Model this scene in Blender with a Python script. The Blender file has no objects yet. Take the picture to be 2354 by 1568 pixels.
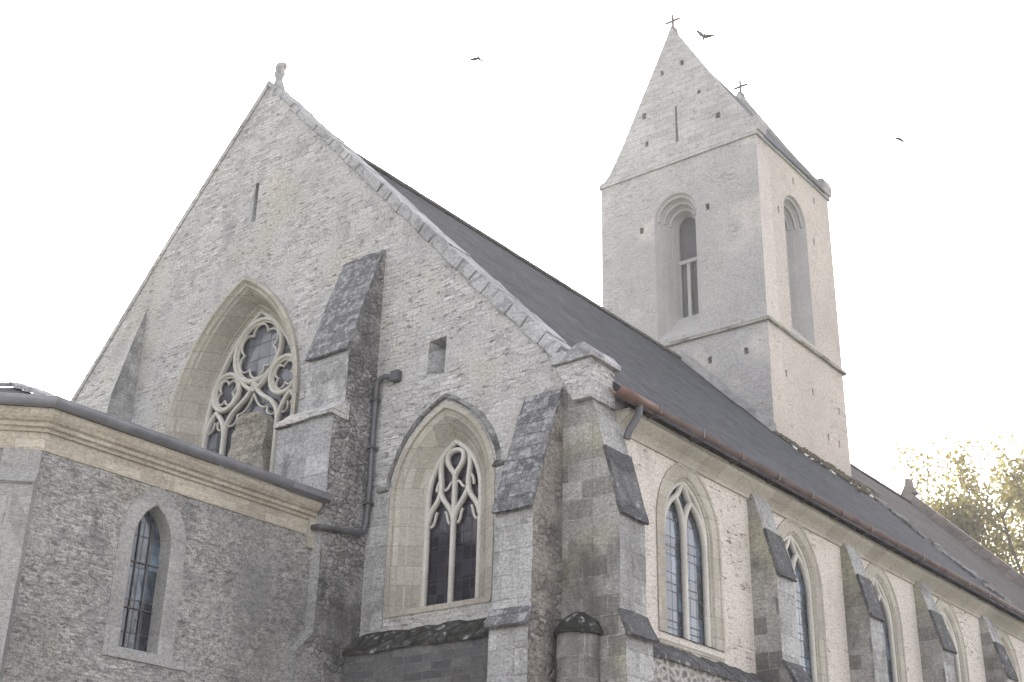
import bpy, bmesh, math, random
from mathutils import Vector, Matrix
random.seed(7)
S = bpy.context.scene
COL = S.collection
rad = math.radians

# ------------------------------------------------------------------ camera
cam = bpy.data.cameras.new('camera'); camo = bpy.data.objects.new('camera', cam); COL.objects.link(camo)
YAW, PITCH, ROLL = rad(-38.33845), rad(24.19541), rad(-1.37090)
def _cam_rot():
    cy, sy = math.cos(YAW), math.sin(YAW)
    f = Vector((math.cos(PITCH)*sy, math.cos(PITCH)*cy, math.sin(PITCH)))
    r = Vector((cy, -sy, 0)); d = f.cross(r)
    r2 = math.cos(ROLL)*r + math.sin(ROLL)*d; d2 = -math.sin(ROLL)*r + math.cos(ROLL)*d
    return Matrix((r2, -d2, -f)).transposed()
camo.matrix_world = Matrix.Translation((9.7291, -14.1417, 1.6)) @ _cam_rot().to_4x4()
cam.sensor_width = 36.0
cam.lens = 36.0*3047.9/2353.0
cam.clip_end = 3000.0
S.camera = camo

# ------------------------------------------------------------------ light
SUN_AZ, SUN_EL = rad(-42), rad(30)          # azimuth from +Y towards +X
W = bpy.data.worlds.new('World'); S.world = W; W.use_nodes = True
nt = W.node_tree
bg = nt.nodes['Background']
sky = nt.nodes.new('ShaderNodeTexSky'); sky.sky_type = 'NISHITA'; sky.sun_disc = False
sky.sun_elevation = SUN_EL; sky.sun_rotation = SUN_AZ
sky.air_density = 1.0; sky.dust_density = 2.0; sky.ozone_density = 1.0
hs = nt.nodes.new('ShaderNodeHueSaturation'); hs.inputs['Saturation'].default_value = 0.32
nt.links.new(sky.outputs[0], hs.inputs['Color']); 
tn = nt.nodes.new('ShaderNodeMix'); tn.data_type = 'RGBA'; tn.blend_type = 'MULTIPLY'; tn.inputs[0].default_value = 1.0
tn.inputs[7].default_value = (1.065, .99, .975, 1)          # thin white haze over the whole sky
nt.links.new(hs.outputs[0], tn.inputs[6]); nt.links.new(tn.outputs[2], bg.inputs['Color'])
bg.inputs['Strength'].default_value = 0.15
sun = bpy.data.lights.new('sun', 'SUN'); suno = bpy.data.objects.new('sun', sun); COL.objects.link(suno)
sun.energy = 2.2; sun.angle = rad(0.6); sun.color = (1.0, .95, .86)
sd = Vector((math.cos(SUN_EL)*math.sin(SUN_AZ), math.cos(SUN_EL)*math.cos(SUN_AZ), math.sin(SUN_EL)))
suno.rotation_euler = (-sd).to_track_quat('-Z', 'Y').to_euler(); suno.location = sd*80
S.view_settings.view_transform = 'Standard'; S.view_settings.look = 'None'
S.view_settings.exposure = 2.06; S.view_settings.gamma = 1.0
S.cycles.max_bounces = 8; S.cycles.transparent_max_bounces = 16

HAZE = .0014
# ------------------------------------------------------------------ material helpers
class NB:
    def __init__(s, name):
        s.m = bpy.data.materials.new(name); s.m.use_nodes = True
        s.t = s.m.node_tree; s.n = s.t.nodes; s.b = s.n['Principled BSDF']; s.out = s.n['Material Output']
        g = s.n.new('ShaderNodeNewGeometry'); s.g = g
        p = s.n.new('ShaderNodeSeparateXYZ'); s.l(g.outputs['Position'], p.inputs[0])
        q = s.n.new('ShaderNodeSeparateXYZ'); s.l(g.outputs['True Normal'], q.inputs[0])
        s.x, s.y, s.z = p.outputs; s.nz = q.outputs[2]
        ax = s.math('ABSOLUTE', q.outputs[0]); ay = s.math('ABSOLUTE', q.outputs[1])
        mk = s.math('GREATER_THAN', ax, ay)
        s.u = s.mixf(mk, s.x, s.y); s.w = s.mixf(mk, s.y, s.x)
    def l(s, a, b): s.t.links.new(a, b)
    def set(s, sock, v):
        if isinstance(v, bpy.types.NodeSocket): s.l(v, sock)
        elif isinstance(v, (tuple, list)) and len(v) == 3 and sock.type == 'RGBA': sock.default_value = (*v, 1)
        else: sock.default_value = v
    def math(s, op, a, b=0.0, c=False):
        n = s.n.new('ShaderNodeMath'); n.operation = op; n.use_clamp = c
        s.set(n.inputs[0], a); s.set(n.inputs[1], b); return n.outputs[0]
    def mixf(s, f, a, b):
        n = s.n.new('ShaderNodeMix'); n.data_type = 'FLOAT'
        s.set(n.inputs[0], f); s.set(n.inputs[2], a); s.set(n.inputs[3], b); return n.outputs[0]
    def mix(s, f, a, b, mode='MIX'):
        n = s.n.new('ShaderNodeMix'); n.data_type = 'RGBA'; n.blend_type = mode
        s.set(n.inputs[0], f); s.set(n.inputs[6], a); s.set(n.inputs[7], b); return n.outputs[2]
    def vec(s, su=1.0, sv=1.0, sw=1.0, du=0.0, dv=0.0):
        n = s.n.new('ShaderNodeCombineXYZ')
        s.set(n.inputs[0], s.math('ADD', s.math('MULTIPLY', s.u, su), du)); s.set(n.inputs[1], s.math('ADD', s.math('MULTIPLY', s.z, sv), dv))
        s.set(n.inputs[2], s.math('MULTIPLY', s.w, sw)); return n.outputs[0]
    def warp(s, v, amt, scale):
        n = s.n.new('ShaderNodeTexNoise'); s.l(v, n.inputs['Vector']); n.inputs['Scale'].default_value = scale; n.inputs['Detail'].default_value = 2
        a = s.n.new('ShaderNodeVectorMath'); a.operation = 'SUBTRACT'; s.l(n.outputs['Color'], a.inputs[0]); a.inputs[1].default_value = (.5, .5, .5)
        b = s.n.new('ShaderNodeVectorMath'); b.operation = 'SCALE'; s.l(a.outputs[0], b.inputs[0]); b.inputs['Scale'].default_value = amt
        c = s.n.new('ShaderNodeVectorMath'); c.operation = 'ADD'; s.l(v, c.inputs[0]); s.l(b.outputs[0], c.inputs[1]); return c.outputs[0]
    def noise(s, v, scale, detail=4, rough=.55, dist=0.0):
        n = s.n.new('ShaderNodeTexNoise'); s.l(v, n.inputs['Vector'])
        n.inputs['Scale'].default_value = scale; n.inputs['Detail'].default_value = detail; n.inputs['Roughness'].default_value = rough; n.inputs['Distortion'].default_value = dist
        return n.outputs[0]
    def vor(s, v, feature='F1', scale=1.0, rnd=1.0, dim='2D'):
        n = s.n.new('ShaderNodeTexVoronoi'); n.feature = feature; n.voronoi_dimensions = dim
        s.l(v, n.inputs['Vector']); n.inputs['Scale'].default_value = scale; n.inputs['Randomness'].default_value = rnd
        return n
    def brick(s, v, w, h, mortar=.012, smooth=.3):
        n = s.n.new('ShaderNodeTexBrick'); s.l(v, n.inputs['Vector'])
        n.inputs['Scale'].default_value = 1.0; n.inputs['Brick Width'].default_value = w; n.inputs['Row Height'].default_value = h
        n.inputs['Mortar Size'].default_value = mortar; n.inputs['Mortar Smooth'].default_value = smooth
        n.inputs['Color1'].default_value = (0, 0, 0, 1); n.inputs['Color2'].default_value = (1, 1, 1, 1); n.inputs['Mortar'].default_value = (.5, .5, .5, 1)
        n.offset = .43; return n
    def ramp(s, f, stops, interp='LINEAR'):
        n = s.n.new('ShaderNodeValToRGB'); n.color_ramp.interpolation = interp
        e = n.color_ramp.elements
        while len(e) < len(stops): e.new(.5)
        for i, (p, c) in enumerate(stops):
            e[i].position = p; e[i].color = (*c, 1) if isinstance(c, (tuple, list)) else (c, c, c, 1)
        s.set(n.inputs[0], f); return n.outputs[0]
    def smooth(s, f, lo, hi):
        n = s.n.new('ShaderNodeMapRange'); n.interpolation_type = 'SMOOTHSTEP'
        s.set(n.inputs[0], f); n.inputs[1].default_value = lo; n.inputs[2].default_value = hi; return n.outputs[0]
    def bump(s, h, strength=.4, dist=.02):
        n = s.n.new('ShaderNodeBump'); n.inputs['Strength'].default_value = strength; n.inputs['Distance'].default_value = dist
        s.l(h, n.inputs['Height']); s.l(n.outputs[0], s.b.inputs['Normal'])
    def fin(s, col, rough=.9, spec=.2):
        s.set(s.b.inputs['Base Color'], col); s.set(s.b.inputs['Roughness'], rough); s.b.inputs['Specular IOR Level'].default_value = spec
        return s.m

def stone(name, a, b, c, cell=(.3, .12), joint=(.2, .19, .17), jamt=.6, jw=.06, void=.3, warp=.25, dirt=(.10, .10, .095), damt=.3, dlo=.55,
          crust=(.05, .05, .048), camt=0.0, lichen=.0, streak=0.0, tone=.35, grain=.25, patch=.5, bumps=.5, rect=False, warm=None):
    """weathered masonry: individual stones, joints, voids, patches of old render, stains and lichen"""
    k = NB(name)
    v0 = k.vec()
    big = k.noise(v0, .35, 5, .6); med = k.noise(v0, 1.7, 5, .6); fine = k.noise(k.vec(1, 1.5, 1), 19, 6, .72); vfine = k.noise(v0, 55, 3, .6)
    if rect:
        vw = k.warp(v0, warp*.1, 3.0)
        br = k.brick(vw, cell[0], cell[1], jw*cell[1]*.5, .4)
        rnd = k.math('MULTIPLY', br.outputs['Color'], 1.0); edge = br.outputs['Fac']
        bcol = k.n.new('ShaderNodeSeparateColor'); k.l(br.outputs['Color'], bcol.inputs[0]); rnd = bcol.outputs[0]
        jm = edge
        if cell[0] < .3:                 # later repairs in larger stones
            b2 = k.brick(k.warp(v0, warp*.14, 2.1), cell[0]*1.45, cell[1]*2.0, jw*cell[1]*.8, .4); s2 = k.n.new('ShaderNodeSeparateColor'); k.l(b2.outputs['Color'], s2.inputs[0])
            rm = k.smooth(k.noise(k.vec(.55, .8, .55, 6.1, 2.3), 1.0, 4, .6), .53, .57)
            rnd = k.mixf(rm, rnd, s2.outputs[0]); jm = k.mixf(rm, jm, b2.outputs['Fac'])
    else:
        vs = k.warp(k.vec(1/cell[0], 1/cell[1], 0.0), warp*2.2, .45)
        f1 = k.vor(vs, 'F1', 1.0, .85); ed = k.vor(vs, 'DISTANCE_TO_EDGE', 1.0, .85)
        sc = k.n.new('ShaderNodeSeparateColor'); k.l(f1.outputs['Color'], sc.inputs[0]); rnd = sc.outputs[0]; rnd2 = sc.outputs[1]
        jm = k.math('SUBTRACT', 1.0, k.smooth(ed.outputs['Distance'], jw*.3, jw*2.2))
    pm = k.smooth(k.math('ADD', k.math('MULTIPLY', med, .6), k.math('MULTIPLY', big, .5)), .55-.25*patch+.12, .70-.25*patch+.12)
    f = k.math('ADD', k.math('MULTIPLY', rnd, .55), k.math('MULTIPLY', med, .45))
    col = k.ramp(f, [(.15, a), (.5, b), (.85, c)])
    col = k.mix(k.math('SUBTRACT', 1.0, pm), col, k.mix(med, b, c))       # smeared lime mortar between exposed patches
    if warm: col = k.mix(k.smooth(k.noise(v0, .6, 3, .5), .5, .68), col, warm)
    col = k.mix(k.math('MULTIPLY', k.math('MULTIPLY', jm, pm), jamt), col, joint)
    if void > 0:
        vn = k.noise(k.vec(5.5, 17.0, 5.5), 1.0, 3, .6)
        vd = k.math('MULTIPLY', k.smooth(vn, .575, .63), k.math('ADD', k.math('MULTIPLY', pm, .8), .2))
        col = k.mix(k.math('MULTIPLY', vd, void), col, (.055, .05, .045))
    g = k.math('ADD', k.math('MULTIPLY', fine, 1.0), k.math('MULTIPLY', vfine, .6))
    col = k.mix(grain, col, k.ramp(g, [(.60, .08), (.8, .5), (1.0, .93)]), 'OVERLAY')
    col = k.mix(tone, col, k.ramp(big, [(.3, .22), (.7, .80)]), 'OVERLAY')
    # stains with their own shape
    dm = k.smooth(k.noise(k.vec(.9, .5, .9, 3.3, 1.7), 1.0, 7, .68), dlo, dlo+.17)
    col = k.mix(k.math('MULTIPLY', dm, damt), col, dirt)
    if streak > 0:
        st = k.smooth(k.noise(k.vec(3.2, .35, 3.2, 11.0), 1.0, 6, .65), .52, .70)
        col = k.mix(k.math('MULTIPLY', st, streak), col, dirt)
    if camt > 0:
        cm = k.smooth(k.noise(k.vec(1.6, 1.1, 1.6, 8.0), 1.0, 9, .75), .50, .58)
        col = k.mix(k.math('MULTIPLY', cm, camt), col, crust)
    if lichen > 0:
        ln = k.math('ADD', k.math('MULTIPLY', k.noise(k.vec(1, 1, 1, 5, 9), 6.5, 5, .65), .75), k.math('ADD', k.math('MULTIPLY', k.noise(k.vec(1, 1, 1, 2, 2), 11, 5, .65), .38), k.math('MULTIPLY', jm, -.10)))
        lm = k.smooth(ln, .72-.28*lichen, .80-.28*lichen)
        lc2 = k.smooth(k.noise(k.vec(1, 1, 1, 1, 7), 7, 5, .7), .34, .62)
        col = k.mix(k.math('MULTIPLY', lm, k.math('ADD', k.math('MULTIPLY', lc2, .6), .3)), col, (.34, .345, .345))
    h = k.math('ADD', k.math('MULTIPLY', g, .5), k.math('MULTIPLY', k.math('MULTIPLY', jm, pm), -.6))
    if not rect: h = k.math('ADD', h, k.math('MULTIPLY', k.math('MULTIPLY', rnd2, pm), .35))
    k.bump(h, bumps, .035)
    return k.fin(col, .92, .15)

def plain(name, col, rough=.6, metal=0.0, var=.25, scale=3.0, spec=.4):
    k = NB(name); n = k.noise(k.vec(), scale, 5, .6)
    c = k.mix(var, col, k.ramp(n, [(.3, .1), (.7, .9)]), 'OVERLAY')
    m = k.fin(c, rough, spec); k.b.inputs['Metallic'].default_value = metal
    k.bump(k.noise(k.vec(), scale*8, 3), .12, .01); return m

M = {}
M['gable'] = stone('gable_rubble', (0.286, 0.281, 0.272), (0.392, 0.387, 0.376), (0.488, 0.482, 0.472), (.22, .072), (.19, .185, .175), .65, .15, .6, .9, dirt=(.19, .185, .185), damt=.45, dlo=.54, lichen=.08, patch=.95, warm=(.41, .395, .355), grain=.5, tone=.35, bumps=.55, rect=True)
M['side'] = stone('side_rubble', (0.381, 0.353, 0.314), (0.515, 0.476, 0.426), (0.594, 0.554, 0.504), (.24, .075), (.31, .28, .235), .6, .16, .9, .9, dirt=(.27, .245, .21), damt=.4, patch=.6, tone=.25, grain=.45, bumps=.6, rect=True)
M['towerstone'] = stone('tower_rubble', (0.255, 0.251, 0.245), (0.308, 0.304, 0.296), (0.346, 0.342, 0.334), (.20, .06), (.27, .265, .255), .65, .14, .45, .8, dirt=(.27, .265, .255), damt=.4, patch=.7, tone=.3, grain=.4, warm=(.42, .395, .375), rect=True, bumps=.45)
M['towerashlar'] = stone('tower_ashlar', (0.281, 0.277, 0.269), (0.343, 0.339, 0.329), (0.374, 0.369, 0.359), (.48, .20), (.13, .125, .12), .85, .05, .35, .8, dirt=(.29, .285, .275), damt=.45, patch=1.1, tone=.3, grain=.35, rect=True)
M['towerwarmlit'] = stone('tower_rubble_warm_lit', (0.334, 0.296, 0.262), (0.417, 0.373, 0.331), (0.464, 0.418, 0.374), (.20, .06), (.32, .29, .27), .5, .12, .45, .8, dirt=(.33, .295, .27), damt=.4, patch=.5, tone=.25, grain=.4, rect=True, bumps=.45)  # warmer, lighter copy of the tower rubble; sun-side light painted into its colour
M['towersmooth'] = stone('tower_dressed_stone', (0.288, 0.284, 0.276), (0.328, 0.324, 0.316), (0.360, 0.356, 0.348), (.9, 1.4), (.3, .3, .29), .3, .02, .05, .3, dirt=(.29, .28, .265), damt=.45, patch=1.2, tone=.3, grain=.25, rect=True, bumps=.3)
M['ashlar'] = stone('pale_ashlar', (0.302, 0.286, 0.241), (0.364, 0.342, 0.291), (0.414, 0.392, 0.342), (.55, .30), (.19, .175, .145), .6, .045, .05, .2, dirt=(.20, .19, .165), damt=.45, patch=1.6, tone=.3, grain=.28, bumps=.3, rect=True)
M['tracery'] = stone('dressed_tracery', (.42, .405, .36), (.48, .465, .42), (.53, .515, .47), (.8, .5), (.36, .35, .31), .3, .02, 0, .2, dirt=(.33, .32, .285), damt=.4, patch=1.5, tone=.2, grain=.2, bumps=.2, rect=True)
M['cornice'] = stone('cream_ashlar', (0.329, 0.296, 0.238), (0.397, 0.362, 0.296), (0.458, 0.421, 0.351), (.55, .12), (.17, .15, .12), .5, .05, .15, .5, dirt=(.24, .22, .18), damt=.5, patch=1.3, tone=.3, grain=.35, bumps=.35, rect=True)
M['sac'] = stone('sacristy_rubble', (0.194, 0.189, 0.181), (0.278, 0.271, 0.258), (0.361, 0.353, 0.335), (.11, .042), (.155, .152, .145), .5, .2, .5, .9, dirt=(.125, .125, .127), damt=.55, dlo=.48, lichen=.06, patch=.9, tone=.5, grain=.75, bumps=.7, warm=(.27, .255, .225), rect=True)
M['sacashlar'] = stone('sacristy_ashlar', (.225, .222, .212), (.265, .261, .25), (.30, .296, .285), (.6, .42), (.16, .155, .145), .4, .03, .10, .4, dirt=(.18, .178, .172), damt=.5, patch=1.6, tone=.4, grain=.4, bumps=.4, rect=True)
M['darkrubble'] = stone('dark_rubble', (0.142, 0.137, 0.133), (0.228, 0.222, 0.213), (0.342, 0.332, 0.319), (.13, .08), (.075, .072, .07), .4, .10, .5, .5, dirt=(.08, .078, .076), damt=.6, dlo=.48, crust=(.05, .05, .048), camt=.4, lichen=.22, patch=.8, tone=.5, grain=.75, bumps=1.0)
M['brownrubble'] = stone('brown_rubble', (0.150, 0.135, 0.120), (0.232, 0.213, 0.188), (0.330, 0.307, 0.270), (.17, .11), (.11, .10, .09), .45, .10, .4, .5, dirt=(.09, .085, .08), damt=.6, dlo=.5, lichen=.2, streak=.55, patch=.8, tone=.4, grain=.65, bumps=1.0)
M['butfront'] = stone('buttress_ashlar', (0.270, 0.270, 0.265), (0.335, 0.335, 0.327), (0.400, 0.400, 0.391), (.5, .33), (.16, .155, .145), .5, .04, .2, .2, dirt=(.13, .128, .122), damt=.6, dlo=.52, crust=(.08, .08, .076), camt=.4, lichen=.15, streak=.4, patch=1.5, tone=.35, grain=.5, bumps=.6, rect=True)
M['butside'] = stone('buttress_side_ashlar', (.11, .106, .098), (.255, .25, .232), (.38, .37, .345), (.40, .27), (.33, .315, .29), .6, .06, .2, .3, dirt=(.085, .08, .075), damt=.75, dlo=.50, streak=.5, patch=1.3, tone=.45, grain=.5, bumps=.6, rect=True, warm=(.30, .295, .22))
M['slate'] = stone('lichened_slab', (0.098, 0.100, 0.103), (0.144, 0.146, 0.149), (0.207, 0.207, 0.209), (.46, .20), (.05, .05, .052), .7, .05, .25, .5, dirt=(.06, .06, .062), damt=.6, dlo=.5, lichen=.58, patch=1.2, tone=.35, grain=.7, bumps=.9, rect=True)
M['darkslab'] = stone('dark_slab', (0.054, 0.054, 0.057), (0.084, 0.084, 0.086), (0.135, 0.135, 0.135), (.7, .7), (.03, .03, .03), .3, .06, .2, .4, dirt=(.032, .032, .032), damt=.5, lichen=.38, patch=1.0, tone=.3, grain=.6, bumps=.9)
M['mossy'] = stone('mossy_sill', (.03, .03, .026), (.06, .058, .05), (.12, .12, .11), (.22, .2), (.02, .02, .02), .7, .1, .4, .5, dirt=(.02, .021, .016), damt=.7, dlo=.42, lichen=.42, patch=1.0, tone=.3, grain=.5, bumps=1.0)
M['hood'] = stone('hood_stone', (.09, .09, .088), (.16, .16, .155), (.27, .27, .26), (.2, .2), (.06, .06, .06), .6, .08, .3, .4, dirt=(.07, .07, .068), damt=.6, dlo=.45, lichen=.35, patch=.8, tone=.3, grain=.4, bumps=.8)
M['plinth'] = stone('plinth_masonry', (.065, .065, .065), (.11, .11, .11), (.17, .168, .16), (.36, .12), (.20, .195, .185), .6, .10, .2, .3, dirt=(.05, .05, .05), damt=.5, lichen=.06, patch=1.0, tone=.4, grain=.35, bumps=.6, rect=True)
M['sideplinth'] = stone('plinth_rubble', (.13, .12, .11), (.2, .19, .175), (.28, .26, .24), (.16, .10), (.46, .44, .41), .9, .16, .3, .5, dirt=(.1, .095, .09), damt=.4, patch=1.2, tone=.3, grain=.35, bumps=.9)
M['coping'] = stone('coping_stone', (.24, .24, .245), (.33, .33, .335), (.42, .42, .42), (.4, .4), (.15, .15, .15), .5, .08, .15, .4, dirt=(.16, .16, .165), damt=.55, dlo=.5, lichen=.45, patch=.9, tone=.3, grain=.5, bumps=.7)
M['blocked'] = stone('infill_rubble', (.19, .18, .15), (.27, .25, .21), (.35, .33, .28), (.24, .10), (.15, .14, .115), .5, .10, .6, .9, dirt=(.035, .032, .026), damt=.9, dlo=.54, patch=.8, tone=.5, grain=.6, bumps=1.0, rect=True)
M['zinc'] = plain('zinc', (.21, .215, .235), .45, .3)
M['copper'] = plain('browned_copper', (.115, .085, .075), .5, .3, .4)
M['redcopper'] = plain('red_copper', (.155, .09, .072), .45, .3, .3)
M['lead'] = plain('lead_pipe', (.10, .102, .108), .55, .4, .4)
M['mortar'] = plain('white_mortar', (.55, .54, .5), .9, 0, .4)
M['flash'] = plain('cement_flashing', (.22, .22, .215), .9, 0, .5)
M['iron'] = plain('iron', (.10, .09, .085), .8, .3)
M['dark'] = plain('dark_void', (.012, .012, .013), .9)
M['brownstone'] = stone('brown_coping', (.12, .105, .095), (.17, .15, .135), (.22, .195, .175), (.5, .3), (.1, .09, .08), .4, .05, .1, .3, damt=.3, patch=1.0)

def roofmat(name, a, b, c):
    k = NB(name)
    v = k.vec(1.0, 1.45, 0)
    br = k.brick(v, .22, .13, .006, .2)
    sc = k.n.new('ShaderNodeSeparateColor'); k.l(br.outputs['Color'], sc.inputs[0])
    n1 = k.noise(k.vec(), .5, 5, .6); n2 = k.noise(k.vec(1, .2, 1), 3.0, 5, .6)
    f = k.math('ADD', k.math('MULTIPLY', sc.outputs[0], .62), k.math('MULTIPLY', n2, .4))
    col = k.ramp(f, [(.2, a), (.5, b), (.85, c)])
    col = k.mix(k.math('MULTIPLY', br.outputs['Fac'], .75), col, tuple(x*.4 for x in a))
    col = k.mix(k.math('MULTIPLY', k.smooth(k.noise(k.vec(1, .25, 1, 4), 2.2, 6, .7), .56, .72), .35), col, (.16, .155, .13))
    col = k.mix(.35, col, k.ramp(n1, [(.3, .25), (.7, .75)]), 'OVERLAY')
    k.bump(k.math('ADD', k.math('MULTIPLY', br.outputs['Fac'], -1.0), k.math('MULTIPLY', sc.outputs[0], .5)), .35, .015)
    return k.fin(col, .95, .04)
M['roof'] = roofmat('roof_slate', (0.052, 0.055, 0.060), (0.065, 0.069, 0.075), (0.088, 0.091, 0.098))
M['roof2'] = roofmat('slate_glare_tint', (0.071, 0.069, 0.067), (0.090, 0.086, 0.083), (0.115, 0.110, 0.106))  # lighter, browner copy of the roof slate; sun glare put into the colour
M['roof3'] = roofmat('tower_slate', (.07, .074, .083), (.095, .10, .11), (.12, .125, .135))

def glassmat(name, dark, tint, cell=(.16, .22), bars=.55, spec=.5, varm=.5):
    """old leaded glass seen from outside: dark, uneven panes, some with reflected sky painted in as tint"""
    k = NB(name)
    br = k.brick(k.vec(), cell[0], cell[1], .008, .1); br.offset = 0.0
    sc = k.n.new('ShaderNodeSeparateColor'); k.l(br.outputs['Color'], sc.inputs[0])
    n = k.noise(k.vec(), 2.6, 4, .6)
    col = k.mix(k.smooth(k.math('ADD', k.math('MULTIPLY', sc.outputs[0], varm), k.math('MULTIPLY', n, .7)), .35, .95), dark, tint)
    hb = k.math('LESS_THAN', k.math('ABSOLUTE', k.math('SUBTRACT', k.math('FRACT', k.math('DIVIDE', k.z, bars)), .5)), .022/bars*.5)
    lead = k.math('MAXIMUM', k.math('GREATER_THAN', br.outputs['Fac'], .5), hb)
    col = k.mix(lead, col, (.02, .02, .021))
    k.bump(k.math('ADD', n, k.math('MULTIPLY', sc.outputs[0], .8)), .28, .02)
    k.fin(col, k.mixf(lead, .08, .6), spec); return k.m
M['glass_dark'] = glassmat('stained_glass', (.012, .012, .016), (.04, .038, .05), spec=.35)
M['glass_grey'] = glassmat('grey_glass', (.05, .055, .065), (.16, .17, .19), (.3, .62), .62, .5)
M['glass_blue'] = glassmat('leaded_glass_sky_tint', (.03, .04, .052), (.20, .27, .35), (.17, .27), .55, .9, .28)  # pale blue tint paints the sky's reflection into the panes
M['glass_sac'] = glassmat('sacristy_glass_sky_tint', (.016, .019, .024), (.26, .38, .48), (.15, .42), .84, .9, .2)  # bright blue patches stand in for reflected sky
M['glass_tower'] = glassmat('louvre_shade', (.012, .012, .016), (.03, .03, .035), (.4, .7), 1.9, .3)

# ------------------------------------------------------------------ mesh helpers
def link(name, me, mat, parent=None, smooth=False):
    o = bpy.data.objects.new(name, me); COL.objects.link(o)
    if mat is not None:
        for mm in (mat if isinstance(mat, (list, tuple)) else [mat]): me.materials.append(mm)
    if smooth:
        for p in me.polygons: p.use_smooth = True
    if parent: o.parent = parent
    return o
def from_bm(name, bm, mat, parent=None, smooth=False, norm=True):
    if norm: bmesh.ops.recalc_face_normals(bm, faces=bm.faces[:])
    me = bpy.data.meshes.new(name); bm.to_mesh(me); bm.free()
    return link(name, me, mat, parent, smooth)
def curve_mesh(splines, extrude=0, bevel=0, dims='2D', res=2, closed=None):
    cu = bpy.data.curves.new('tmp', 'CURVE'); cu.dimensions = dims
    if dims == '2D': cu.fill_mode = 'BOTH'
    else: cu.fill_mode = 'FULL'
    cu.extrude = extrude; cu.bevel_depth = bevel; cu.bevel_resolution = res
    for i, pts in enumerate(splines):
        sp = cu.splines.new('POLY'); sp.points.add(len(pts)-1)
        for p, q in zip(sp.points, pts):
            p.co = (q[0], q[1], q[2] if len(q) > 2 else 0, 1)
        sp.use_cyclic_u = True if closed is None else closed[i]
    if dims == '3D': cu.use_fill_caps = True
    o = bpy.data.objects.new('tmp', cu); COL.objects.link(o)
    dg = bpy.context.evaluated_depsgraph_get(); dg.update()
    me = bpy.data.meshes.new_from_object(o.evaluated_get(dg))
    bpy.data.objects.remove(o); bpy.data.curves.remove(cu); me.materials.clear()
    return me
def plate(name, outline, holes, o, U, N, t, mat, parent=None, bevel=0):
    """flat wall of thickness t: front face through o, (u, v) in the plane, N points INTO the wall"""
    me = curve_mesh([outline]+list(holes), t/2-bevel, bevel, res=1)
    o, U, N = Vector(o), Vector(U), Vector(N); Zv = Vector((0, 0, 1))
    Mx = Matrix(((U.x, Zv.x, N.x, 0), (U.y, Zv.y, N.y, 0), (U.z, Zv.z, N.z, 0), (0, 0, 0, 1)))
    me.transform(Matrix.Translation(o) @ Mx @ Matrix.Translation((0, 0, t/2)))
    bm = bmesh.new(); bm.from_mesh(me); bpy.data.meshes.remove(me)
    return from_bm(name, bm, mat, parent)
def tubes_mesh(paths, r, closed=None, res=3):
    return curve_mesh(paths, 0, r, '3D', res, closed or [False]*len(paths))
def box(bm, lo, hi, jit=0):
    vs = []
    for x in (lo[0], hi[0]):
        for y in (lo[1], hi[1]):
            for z in (lo[2], hi[2]):
                vs.append(bm.verts.new((x+random.uniform(-jit, jit), y+random.uniform(-jit, jit), z+random.uniform(-jit, jit))))
    for f in ((0, 1, 3, 2), (4, 6, 7, 5), (0, 4, 5, 1), (2, 3, 7, 6), (0, 2, 6, 4), (1, 5, 7, 3)): bm.faces.new([vs[i] for i in f])
def prism(bm, poly, a, b):
    """polygon of 3D points swept from offset a to offset b (vectors)"""
    a, b = Vector(a), Vector(b)
    p = [bm.verts.new(Vector(q)+a) for q in poly]; q = [bm.verts.new(Vector(r)+b) for r in poly]
    n = len(poly); fs = [bm.faces.new(p), bm.faces.new(q[::-1])]
    for i in range(n): fs.append(bm.faces.new((p[i], q[i], q[(i+1) % n], p[(i+1) % n])))
    return fs
def rough_up(o, size=.35, amt=.02):
    """break an edge-perfect block: cut it finer and move its points a little, as worn stone"""
    bm = bmesh.new(); bm.from_mesh(o.data)
    for _ in range(4):
        es = [e for e in bm.edges if e.calc_length() > size]
        if not es: break
        bmesh.ops.subdivide_edges(bm, edges=es, cuts=1, use_grid_fill=True)
    bmesh.ops.triangulate(bm, faces=[f for f in bm.faces if len(f.verts) > 4])
    from mathutils import noise
    for v in bm.verts:
        v.co += noise.noise_vector(v.co*2.3)*amt + noise.noise_vector(v.co*7.1)*amt*.5
    bm.to_mesh(o.data); bm.free(); return o
def sweep_off(bm, path, prof, close_prof=True):
    """sweep profile (outward offset, z) along a plan polyline with mitred corners; outward = right-hand of travel"""
    n = len(path); rows = []
    for i in range(n):
        ds = []
        if i > 0: ds.append((Vector(path[i])-Vector(path[i-1])).normalized())
        if i < n-1: ds.append((Vector(path[i+1])-Vector(path[i])).normalized())
        ns = [Vector((d.y, -d.x)) for d in ds]
        m = ns[0] if len(ns) == 1 else (ns[0]+ns[1])/(1+ns[0].dot(ns[1]))
        rows.append([bm.verts.new((path[i][0]+m.x*o, path[i][1]+m.y*o, z)) for o, z in prof])
    k = len(prof)
    for i in range(n-1):
        for j in range(k if close_prof else k-1):
            bm.faces.new((rows[i][j], rows[i+1][j], rows[i+1][(j+1) % k], rows[i][(j+1) % k]))
    if close_prof:
        bm.faces.new(rows[0]); bm.faces.new(rows[-1][::-1])
def arch(c, R, zs, zb, n=14, x0=0.0):
    """two-centred pointed arch, bottom left over the apex to bottom right, as (u, z)"""
    half = R-c; am = math.acos(max(-1, min(1, c/R)))
    L = [(x0-half, zb)]
    for i in range(n+1):
        t = am*i/n; L.append((x0+c-R*math.cos(t), zs+R*math.sin(t)))
    Rr = [(2*x0-u, z) for u, z in reversed(L[:-1])]
    return L+Rr
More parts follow.
